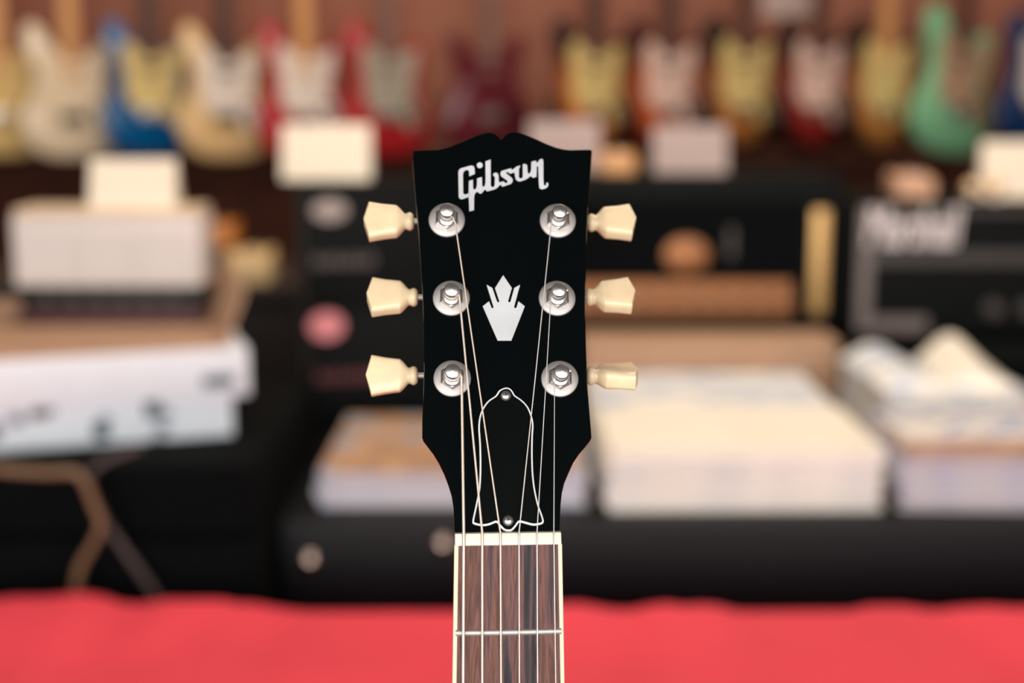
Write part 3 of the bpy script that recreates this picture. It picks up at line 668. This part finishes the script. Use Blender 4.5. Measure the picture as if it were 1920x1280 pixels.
for sx in (-1, 1):
    for sy in (-.11, .11): MB().lathe([(.001, 0), (.016, 0), (.018, .012), (.001, .013)], Matrix.Translation((sx * (hw2 - .05), sy, 0)), 12).obj('foot', M_blackmetal, e)
a2top = AZ + h2
# amplifier with white script
e = empty('amplifier', ((a3x0 + a3x1) / 2, A3Y + .14, AZ)); hw3 = (a3x1 - a3x0) / 2
tag(e, 'black amplifier head with white script lettering and grey piping at right', 'amplifier')
h3 = rel(1700, 376, A3Y, e).z
MB().box((-hw3, -.14, .012), (hw3, .14, h3)).obj('body', M_tolex, e, smooth=30, bevel=.012)
xl3 = rel(1608, 500, A3Y, e).x; xl4 = rel(1634, 500, A3Y, e).x
zb3 = rel(1700, 622, A3Y, e).z
MB().box((xl3, -.147, zb3), (xl4, -.139, h3 - .012)).obj('piping', M_pipe, e, smooth=0, bevel=.002)
z1 = rel(1700, 594, A3Y, e).z
MB().box((xl4 + .0005, -.147, zb3), (rel(1738, 600, A3Y, e).x, -.139, z1)).obj('piping', M_pipe, e, smooth=0, bevel=.002)
M_strip = mat('dark_grey_strip', (58, 52, 50), .5)
MB().box((xl4 + .0005, -.145, rel(1700, 496, A3Y, e).z), (hw3 - .01, -.139, rel(1700, 470, A3Y, e).z)).obj('middle_strip', M_strip, e, smooth=0, bevel=.001)
MB().box((xl4 + .0005, -.146, h3 - .026), (hw3 - .01, -.139, h3 - .013)).obj('piping', M_strip, e, smooth=0, bevel=.001)
def text(body, width, height, loc, m, parent, name='lettering', shear=0.2, off=0.02):
    c = bpy.data.curves.new(name, 'FONT'); c.body = body; c.size = 1; c.extrude = .02; c.offset = off; c.shear = shear
    t = bpy.data.objects.new(name, c); COL.objects.link(t); bpy.context.view_layer.update()
    me = bpy.data.meshes.new_from_object(t.evaluated_get(bpy.context.evaluated_depsgraph_get()))
    bpy.data.objects.remove(t); bpy.data.curves.remove(c)
    xs = [v_.co.x for v_ in me.vertices]; ysv = [v_.co.y for v_ in me.vertices]
    fx, fy = width / (max(xs) - min(xs)), height / (max(ysv) - min(ysv)); mx, my = min(xs), min(ysv)
    for v_ in me.vertices: v_.co = Vector(((v_.co.x - mx) * fx, -v_.co.z * .1, (v_.co.y - my) * fy))
    me.materials.clear(); me.materials.append(m)
    o = bpy.data.objects.new(name, me); COL.objects.link(o); o.parent = parent; o.location = loc; return o
pl = rel(1621, 461, A3Y, e); pr = rel(1797, 461, A3Y, e)
text('Marshall', pr.x - pl.x, rel(1700, 386, A3Y, e).z - pl.z, (pl.x, -.1495, pl.z), M_logow, e)
for px in (1862, 1926, 1990):
    p = rel(px, 580, A3Y, e)
    MB().lathe([(.019, 0), (.019, .004), (.014, .006), (.013, .02), (0, .021)], Matrix.Translation((p.x, -.140, p.z)) @ Matrix.Rotation(pi/2, 4, 'X'), 22).obj('knob', M_strip, e)
for sx in (-1, 1):
    for sy in (-.1, .1): MB().lathe([(.001, 0), (.016, 0), (.018, .012), (.001, .013)], Matrix.Translation((sx * (hw3 - .05), sy, 0)), 12).obj('foot', M_blackmetal, e)
a3top = AZ + h3
card(1226, 1366, 236, 322, 2.93, a2top, M_cardp, 'pinkish white card on the brass-panelled amplifier, right of the headstock')
card(992, 1126, 226, 300, 2.98, a2top, M_cardp, 'pinkish white card just above the top right of the headstock')
card(1842, 1975, 266, 372, 2.86, a3top, M_card, 'bright white card on the amplifier at the right picture edge')
# small things on the amplifiers
M_tan = mat('tan_ceramic', (216, 158, 100), .4); M_peach = mat('peach_paper', (206, 160, 130), .6); M_orange = mat('orange_enamel', (214, 128, 40), .35); M_cream = mat('cream_enamel', (232, 200, 148), .4)
def pedal(name, x, y, z, w_, d, h, m, label, rz=0):
    e = empty(name, (x, y, z), (0, 0, rz))
    mb = MB(); mb.prism([(-w_/2, -d/2, 0), (w_/2, -d/2, 0), (w_/2, d/2, 0), (-w_/2, d/2, 0)], [(-w_/2, -d/2, h * .75), (w_/2, -d/2, h * .75), (w_/2, d/2, h), (-w_/2, d/2, h)])
    mb.obj('housing', m, e, smooth=30, bevel=.004)
    for q in (-.25, .25): MB().lathe([(.007, 0), (.007, .008), (.005, .012), (0, .012)], Matrix.Translation((q * w_, d * .25, h * .92)), 12).obj('knob', M_blackmetal, e)
    MB().lathe([(.006, 0), (.006, .008), (0, .01)], Matrix.Translation((0, -d * .25, h * .8)), 12).obj('footswitch', M_chrome, e)
    return tag(e, label, 'pedal')
p = at(1156, 318, 2.95); pedal('effects_pedal', p.x, 2.95, a2top, .07, .10, .045, M_tan, 'small tan pedal on the amplifier beside the headstock corner')
p = at(1706, 345, 2.9); pedal('effects_pedal', p.x, 2.90, a3top, .075, .10, .05, M_peach, 'small peach pedal on the amplifier above the white script')
def ball(px, py, Y, z, r, m, label):  # shiny balls added to give blurred glints beside the card
    p = at(px, py, Y); e = empty('glint_ball', (p.x, Y, z))
    hgt = max(p.z - z, r * 1.02)
    MB().lathe([(r * .8, 0), (r * .8, .003), (.004, .006), (.004, hgt - r * .9)], None, 16).obj('stem', M_chrome, e)
    MB().lathe([(max(1e-7, r * sin(pi * k / 12)), hgt - r * cos(pi * k / 12)) for k in range(13)], None, 20).obj('ball', m, e)
    return tag(e, label, 'knob')
M_ball = mat('cream_glint_ball', (250, 214, 170), .12, 0.3)
ball(1822, 352, 2.83, a3top, .015, M_ball, 'small shiny ball added for a glint left of the bright card, standing apart from it')
ball(1866, 350, 2.83, a3top, .018, M_ball, 'small shiny ball added for a glint at the lower left corner of the bright card')

# ------------------------------------------------------------------ left group
M_drape = mat('black_drape', (4, 7, 8), 0.9, var=0.1, scale=20, spec=0.1)
LZ = at(430, 815, 1.95).z - .001
lx1 = at(500, 950, 1.86).x
lc = empty('black_case', (-1.05 + .0, 2.12, 0)); hwl = lx1 + 1.05
tag(lc, 'tall black padded case under the white carton at left', 'case')
MB().box((-.75, -.33, .03), (hwl, .26, LZ - .10)).obj('body', M_drape, lc, smooth=30, bevel=.03, seg=3)
MB().box((-.75, -.325, LZ - .098), (hwl - .002, .258, LZ)).obj('lid', M_drape, lc, smooth=30, bevel=.012, seg=3)
for sx in (-.6, hwl - .15):
    for sy in (-.2, .2): MB().lathe([(.001, 0), (.025, 0), (.03, .03), (.001, .031)], Matrix.Translation((sx, sy, 0)), 14).obj('foot', M_blackmetal, lc)
# cable hanging in front
M_cable = mat('tan_cable', (118, 92, 66), 0.5, var=0.1); M_cable2 = mat('grey_cable', (66, 56, 56), .5, var=.1)
def cable(pts, r, m, label, CYF=1.775):
    P = [Vector(at(x, y, CYF - (.012 if 0 < i < len(pts) - 1 else 0))) for i, (x, y) in enumerate(pts)]
    o = MB().tube(crom(P, 8, False), r, 10).obj('cable', m, None, smooth=80)
    return tag(o, label, 'cable', 'cables hanging before the black case')
cable([(-60, 868), (0, 880), (80, 886), (138, 886), (160, 905), (178, 950), (190, 985), (172, 1025), (150, 1065), (140, 1120), (138, 1190)], .0058, M_cable, 'tan cable looping down the front of the black case, bending back left', 1.757)
cable([(262, 838), (190, 868), (168, 905), (185, 950), (202, 985), (240, 1040), (275, 1090), (305, 1140), (330, 1200)], .0052, M_cable2, 'greyish cable running down the black case to the right')
# white carton with overlapping lid
def print_mat(name):
    m = bpy.data.materials.new(name); m.use_nodes = True; nt = m.node_tree; b = nt.nodes['Principled BSDF']; L = nt.links.new
    tc = nt.nodes.new('ShaderNodeTexCoord'); vo = nt.nodes.new('ShaderNodeTexVoronoi'); vo.inputs['Scale'].default_value = 17
    mp = nt.nodes.new('ShaderNodeMapping'); mp.inputs['Scale'].default_value = (1, 1, 1.3); L(tc.outputs['Object'], mp.inputs[0]); L(mp.outputs[0], vo.inputs['Vector'])
    rp = nt.nodes.new('ShaderNodeValToRGB'); e = rp.color_ramp.elements
    e[0].position = 0.10; e[0].color = lin(70, 84, 104); e[1].position = 0.26; e[1].color = lin(224, 231, 241)
    L(vo.outputs['Distance'], rp.inputs[0]); L(rp.outputs[0], b.inputs['Base Color']); b.inputs['Roughness'].default_value = .55
    return m
M_wbox = print_mat('white_printed_carton'); M_wlid = mat('white_carton_lid', (226, 232, 241), .5, var=.03, scale=14)
rzL = R(18)
pR = at(438, 815, 1.95); cz = LZ
e = empty('white_carton', (pR.x, 1.95, cz), (0, 0, rzL)); tag(e, 'white printed carton with overhanging lid on the black case at left', 'box')
WB = .50; hB = at(440, 652, 1.95).z - cz
MB().box((-WB, 0, 0), (0, .38, hB - .012)).obj('body', M_wbox, e, smooth=20, bevel=.003)
lid = MB().box((-WB, -.006, hB - .068), (.024, .386, hB)).obj('lid', M_wlid, e, smooth=20, bevel=.004)
MB().box((-.040, -.0085, hB - .052), (.002, -.0062, hB - .036)).obj('label_print', mat('blue_grey_print', (70, 86, 98), .6), lid, smooth=0)
for q, zz in ((-.33, .03), (-.27, .055), (-.19, .02), (-.42, .05), (-.12, .045)):
    MB().box((q, -.0022, zz - .012), (q + .022, -.0003, zz + .012)).obj('print_mark', M_greyd if q < -.2 else bpy.data.materials['blue_grey_print'], e, smooth=0)
# open kraft tray on the carton
tz = cz + hB
e2 = empty('kraft_tray', (pR.x, 1.95, tz), (0, 0, rzL)); tag(e2, 'open shallow kraft cardboard tray with raised right flap on the white carton', 'tray')
MB().box((-.49, .002, 0), (-.004, .375, .004)).obj('base', M_kraft, e2, smooth=0)
MB().box((-.49, .002, .004), (-.004, .006, .016)).obj('front_wall', M_kraft, e2, smooth=0)
MB().box((-.49, .371, .004), (-.004, .375, .030)).obj('rear_wall', M_kraft, e2, smooth=0)
fl = MB(); fl.prism([(-.008, .010, .004), (-.004, .010, .004), (-.004, .370, .004), (-.008, .370, .004)], [(.026, .05, .070), (.030, .05, .070), (.040, .370, .095), (.036, .370, .095)])
fl.obj('side_flap', M_kraft, e2, smooth=0)
# cream amplifier-like unit
M_cp = mat('pale_grey_panel', (214, 204, 200), .5, var=.05, scale=9, stretch=(1, 1, .1)); M_ct = mat('cream_top', (222, 196, 166), .55)
M_maroon = mat('maroon_base', (74, 34, 38), .5)
DY = 2.115
pl, pr = at(32, 605, DY), at(380, 605, DY)
e3 = empty('tabletop_unit', ((pl.x + pr.x) / 2, DY, tz + .0045)); tag(e3, 'pale grey tabletop unit with dark control strip in the kraft tray', 'audio unit')
hwd = (pr.x - pl.x) / 2; ht = at(200, 392, DY).z - tz - .0045; zs = at(200, 543, DY).z - tz
MB().box((-hwd, .0, 0), (hwd, .10, .022)).obj('base', M_maroon, e3, smooth=20, bevel=.003)
MB().box((-hwd + .004, .012, .022), (hwd - .004, .10, zs)).obj('control_strip', M_blackmetal, e3, smooth=20, bevel=.002)
for q in range(6):
    MB().lathe([(.011, 0), (.010, .01), (0, .011)], Matrix.Translation((-hwd + .045 + q * (2 * hwd - .09) / 5, .012, (zs + .022) / 2)) @ Matrix.Rotation(pi/2, 4, 'X'), 14).obj('knob', M_strip, e3)
up_ = MB().box((-hwd, .0, zs), (hwd, .10, ht - .012)).obj('upper_panel', M_cp, e3, smooth=20, bevel=.004)
for q in range(3):
    MB().box((-hwd + .012 + q * (2*hwd - .02) / 3, -.003, zs + .014), (-hwd + .004 + (q + 1) * (2*hwd - .02) / 3, -.0003, ht - .03)).obj('speaker_panel', M_cp, up_, smooth=0, bevel=.001)
MB().box((-hwd + .002, .002, ht - .012), (hwd - .002, .098, ht)).obj('top', M_ct, e3, smooth=20, bevel=.004)
card(166, 324, 300, 392, DY + .02, tz + .0045 + ht, M_card, 'white folded card on the pale grey tabletop unit')
# dark counter behind with two pedals
M_counter = mat('dark_counter', (30, 22, 20), .6, var=.1)
KZ = at(470, 526, 3.2).z
e = empty('counter', (at(300, 560, 3.3).x, 3.35, 0)); tag(e, 'dark wooden counter behind the left-hand goods', 'counter')
MB().box((-.9, -.22, .06), (.42, .22, KZ - .03)).obj('body', M_counter, e, smooth=0, bevel=.004)
MB().box((-.92, -.24, KZ - .03), (.44, .24, KZ)).obj('top', M_counter, e, smooth=0, bevel=.004)
MB().box((-.88, -.18, 0), (.40, .2, .06)).obj('plinth', M_blackmetal, e, smooth=0)
p = at(470, 500, 3.2); pedal('effects_pedal', p.x, 3.2, KZ, .10, .11, .07, M_cream, 'small cream pedal on the dark counter left of the black boxes')
p = at(420, 462, 3.44)
tag(MB().box((-.07, -.05, 0), (.07, .05, p.z - KZ)).obj('riser', M_counter, None, smooth=0, bevel=.003, loc=(p.x, 3.44, KZ)), 'small dark block under the orange pedal', 'block')
pedal('effects_pedal', p.x, 3.44, p.z, .065, .09, .062, M_orange, 'small orange pedal raised behind the cream pedal on the dark counter')

# ------------------------------------------------------------------ guitars on the wall
strat = [(0,-205),(-80,-198),(-140,-160),(-160,-100),(-150,-40),(-122,10),(-112,60),(-125,110),(-140,160),(-142,205),(-120,230),(-95,222),(-72,185),(-45,150),(-28,132),(0,130),(28,132),(50,125),(75,140),(95,165),(118,172),(135,155),(132,115),(118,70),(110,30),(122,-15),(145,-60),(158,-110),(145,-165),(85,-200)]
guard = [(-86,150),(-66,160),(-38,130),(0,126),(34,128),(62,125),(92,148),(108,140),(104,100),(90,55),(84,15),(98,-30),(116,-75),(108,-118),(70,-112),(42,-78),(-10,-62),(-62,-52),(-88,-5),(-82,55),(-95,105)]
sgb = [(0,-195),(-80,-190),(-140,-155),(-162,-95),(-145,-30),(-118,25),(-112,70),(-128,130),(-138,185),(-118,195),(-90,165),(-62,130),(-28,118),(28,118),(62,130),(90,165),(118,190),(136,178),(126,125),(110,70),(116,25),(144,-30),(162,-95),(140,-155),(80,-190)]
sguard = [(-60,110),(-28,114),(28,114),(60,112),(70,60),(60,-20),(80,-90),(50,-110),(20,-60),(-40,-50),(-60,20)]
M_maple = mat('maple_neck', (206, 150, 98), .4, var=.08, scale=12, stretch=(8, 8, 1)); M_rosen = mat('dark_neck', (70, 50, 46), .5, var=.1); M_greyn = mat('grey_brown_neck', (120, 92, 86), .45, var=.08)
def burst(name, mid, edge):
    m = bpy.data.materials.new(name); m.use_nodes = True; nt = m.node_tree; b = nt.nodes['Principled BSDF']; L = nt.links.new
    tc = nt.nodes.new('ShaderNodeTexCoord'); mp = nt.nodes.new('ShaderNodeMapping'); mp.inputs['Scale'].default_value = (6.0, 0.0, 4.4); mp.inputs['Location'].default_value = (0, 0, -.20 * 4.4)
    g = nt.nodes.new('ShaderNodeTexGradient'); g.gradient_type = 'SPHERICAL'
    L(tc.outputs['Object'], mp.inputs[0]); L(mp.outputs[0], g.inputs[0])
    rp = nt.nodes.new('ShaderNodeValToRGB'); e = rp.color_ramp.elements
    e[0].position = .12; e[0].color = lin(*edge); e[1].position = .5; e[1].color = lin(*mid)
    L(g.outputs['Fac'], rp.inputs[0]); L(rp.outputs[0], b.inputs['Base Color']); b.inputs['Roughness'].default_value = .2
    return m
def wall_guitar(px, py, bodym, guardm, neckm, label, yaw=R(31), roll=0.0, outline=strat, grd=guard, Y=4.72, s=1.0, knobs=True, bridge=None):
    p = at(px, py, Y)
    zb_ = p.z - .205 * s
    e = empty('wall_guitar', (p.x, Y, zb_), (0, roll, yaw)); tag(e, label, 'guitar', 'guitars hanging on the wall')
    P3 = crom([(x, y, 0) for x, y in outline], 4)
    f = lambda q, y, k=1.0: Vector((q.x * k * s / 1000, y, (q.y * k * s + 205 * s) / 1000))
    MB().loft([[f(q, .0, .955) for q in P3], [f(q, .005, .99) for q in P3], [f(q, .010) for q in P3], [f(q, .034) for q in P3], [f(q, .044, .96) for q in P3]]).obj('body', bodym, e, smooth=50)
    G3 = crom([(x, y, 0) for x, y in grd], 3)
    MB().prism([f(q, -.0004) for q in G3], [f(q, -.003) for q in G3]).obj('pickguard', guardm, e, smooth=0)
    zc = lambda v_: (v_ + 205) * s / 1000
    for v_ in (95, 45, -5): MB().box((-.042, -.009, zc(v_) - .009), (.042, -.003, zc(v_) + .009)).obj('pickup', guardm, e, smooth=20, bevel=.002)
    MB().box((-.04, -.014, zc(-72) - .018), (.04, -.0002, zc(-72) + .018)).obj('bridge', bridge or M_chrome, e, smooth=20, bevel=.003)
    for kx, ky in ((70, -35), (90, -70), (96, -102)):
        MB().lathe([(.012, 0), (.011, .012), (0, .013)], Matrix.Translation((kx * s / 1000, -.003, zc(ky))) @ Matrix.Rotation(pi/2, 4, 'X'), 14).obj('knob', M_cover if knobs else M_white, e)
    nkm = MB(); secs = []
    for v_, hw_ in ((60, 28), (130, 28), (500, 22), (560, 21)):
        secs.append([(x_, y_, zc(v_)) for x_, y_ in ((-hw_/1000, -.006), (hw_/1000, -.006), (hw_/1000, .006), (hw_*.5/1000, .018), (-hw_*.5/1000, .018), (-hw_/1000, .006))])
    nkm.loft(secs).obj('neck', neckm, e, smooth=30)
    hd = [(-21, 560), (-30, 590), (-34, 700), (-20, 735), (15, 730), (40, 690), (30, 640), (22, 590), (21, 560)]
    MB().prism([(x/1000, .016, zc(y)) for x, y in hd], [(x/1000, .003, zc(y)) for x, y in hd]).obj('headstock', neckm, e, smooth=0)
    for q in range(6): MB().lathe([(.004, 0), (.004, .012), (0, .013)], Matrix.Translation((-.022 + .004 * (q % 2), .003, zc(592 + q * 24))) @ Matrix.Rotation(pi/2, 4, 'X'), 8).obj('tuner_post', M_chrome, e)
    return e
M_gw = mat('white_pickguard', (228, 216, 206), .35, var=.02); M_gy = mat('aged_cream_pickguard', (214, 190, 128), .35, var=.03); M_gp = mat('pale_pink_pickguard', (222, 190, 178), .35, var=.02); M_gg = mat('grey_green_pickguard', (164, 156, 142), .35, var=.03); M_gt = mat('tan_pickguard', (178, 144, 118), .35)
B_white = mat('olympic_white_lacquer', (228, 206, 178), .2, var=.03); B_cream = mat('vintage_cream_lacquer', (218, 186, 124), .2, var=.03); B_nat = mat('butterscotch_lacquer', (226, 188, 136), .2, var=.04)
B_blue = mat('blue_lacquer', (0, 84, 140), .2, var=.03); B_red = mat('red_lacquer', (176, 28, 44), .2, var=.03); B_red2 = mat('fiesta_red_lacquer', (170, 34, 40), .2, var=.03)
B_green = mat('surf_green_lacquer', (120, 178, 138), .2, var=.03); B_navy = mat('navy_lacquer', (14, 46, 92), .2, var=.03); B_wine = mat('wine_red_lacquer', (96, 34, 44), .16, var=.1)
B_b1 = burst('three_tone_sunburst', (214, 120, 50), (34, 18, 14)); B_b2 = burst('cherry_sunburst', (206, 96, 44), (60, 16, 14)); B_b3 = burst('dark_sunburst', (190, 120, 60), (26, 16, 14)); B_b4 = burst('red_burst', (150, 40, 34), (30, 12, 12)); B_b5 = burst('tobacco_sunburst', (196, 130, 66), (48, 26, 16))
yc = 175
wall_guitar(0, yc, B_cream, B_cream, M_maple, 'cream guitar on the wall cut off by the left picture edge')
wall_guitar(135, yc + 4, B_white, B_white, M_maple, 'white guitar with a dark bridge and maple neck, second on the wall from the left', bridge=M_cover)
wall_guitar(284, yc - 4, B_blue, M_gy, M_rosen, 'blue guitar with aged cream pickguard on the wall')
wall_guitar(425, yc + 5, B_nat, M_gw, M_rosen, 'butterscotch guitar with white pickguard on the wall right of the blue one', bridge=M_cover)
wall_guitar(572, yc + 2, B_red, M_gw, M_maple, 'red guitar with white pickguard and maple neck above the white card')
wall_guitar(728, yc, B_red2, M_gg, M_greyn, 'red guitar with grey pickguard on the wall left of the headstock')
wall_guitar(918, yc, B_wine, B_wine, M_greyn, 'dark wine-red guitar on the wall straight above the headstock', outline=sgb, grd=sguard)
wall_guitar(1114, yc - 6, B_b1, M_gy, M_rosen, 'sunburst guitar with aged cream pickguard, first right of the headstock')
wall_guitar(1252, yc - 6, B_b2, M_gp, M_rosen, 'cherry sunburst guitar with pale pink pickguard above the pinkish card')
wall_guitar(1394, yc - 10, B_b3, M_gy, M_rosen, 'dark sunburst guitar with yellowed pickguard on the right half of the wall')
wall_guitar(1532, yc - 8, B_b4, M_gp, M_rosen, 'dark red guitar with pale pink pickguard on the right half of the wall')
wall_guitar(1658, yc - 8, B_b5, M_gy, M_maple, 'tobacco sunburst guitar with cream pickguard next to the green one')
wall_guitar(1790, yc - 14, B_green, M_gt, M_rosen, 'surf green guitar hanging at a slant on the right of the wall', roll=R(5), s=1.08)
wall_guitar(1945, yc - 14, B_navy, M_gw, M_rosen, 'navy blue guitar with white pickguard at the right picture edge', roll=R(4))
p = at(1478, -6, WY - .04)
tag(MB().box((-.085, -.002, -.06), (.085, .0, .022)).obj('wall_card', M_cardp, None, smooth=0, loc=(p.x, WY - .001, p.z)), 'pale card fixed to the wall at the top of the picture', 'card')
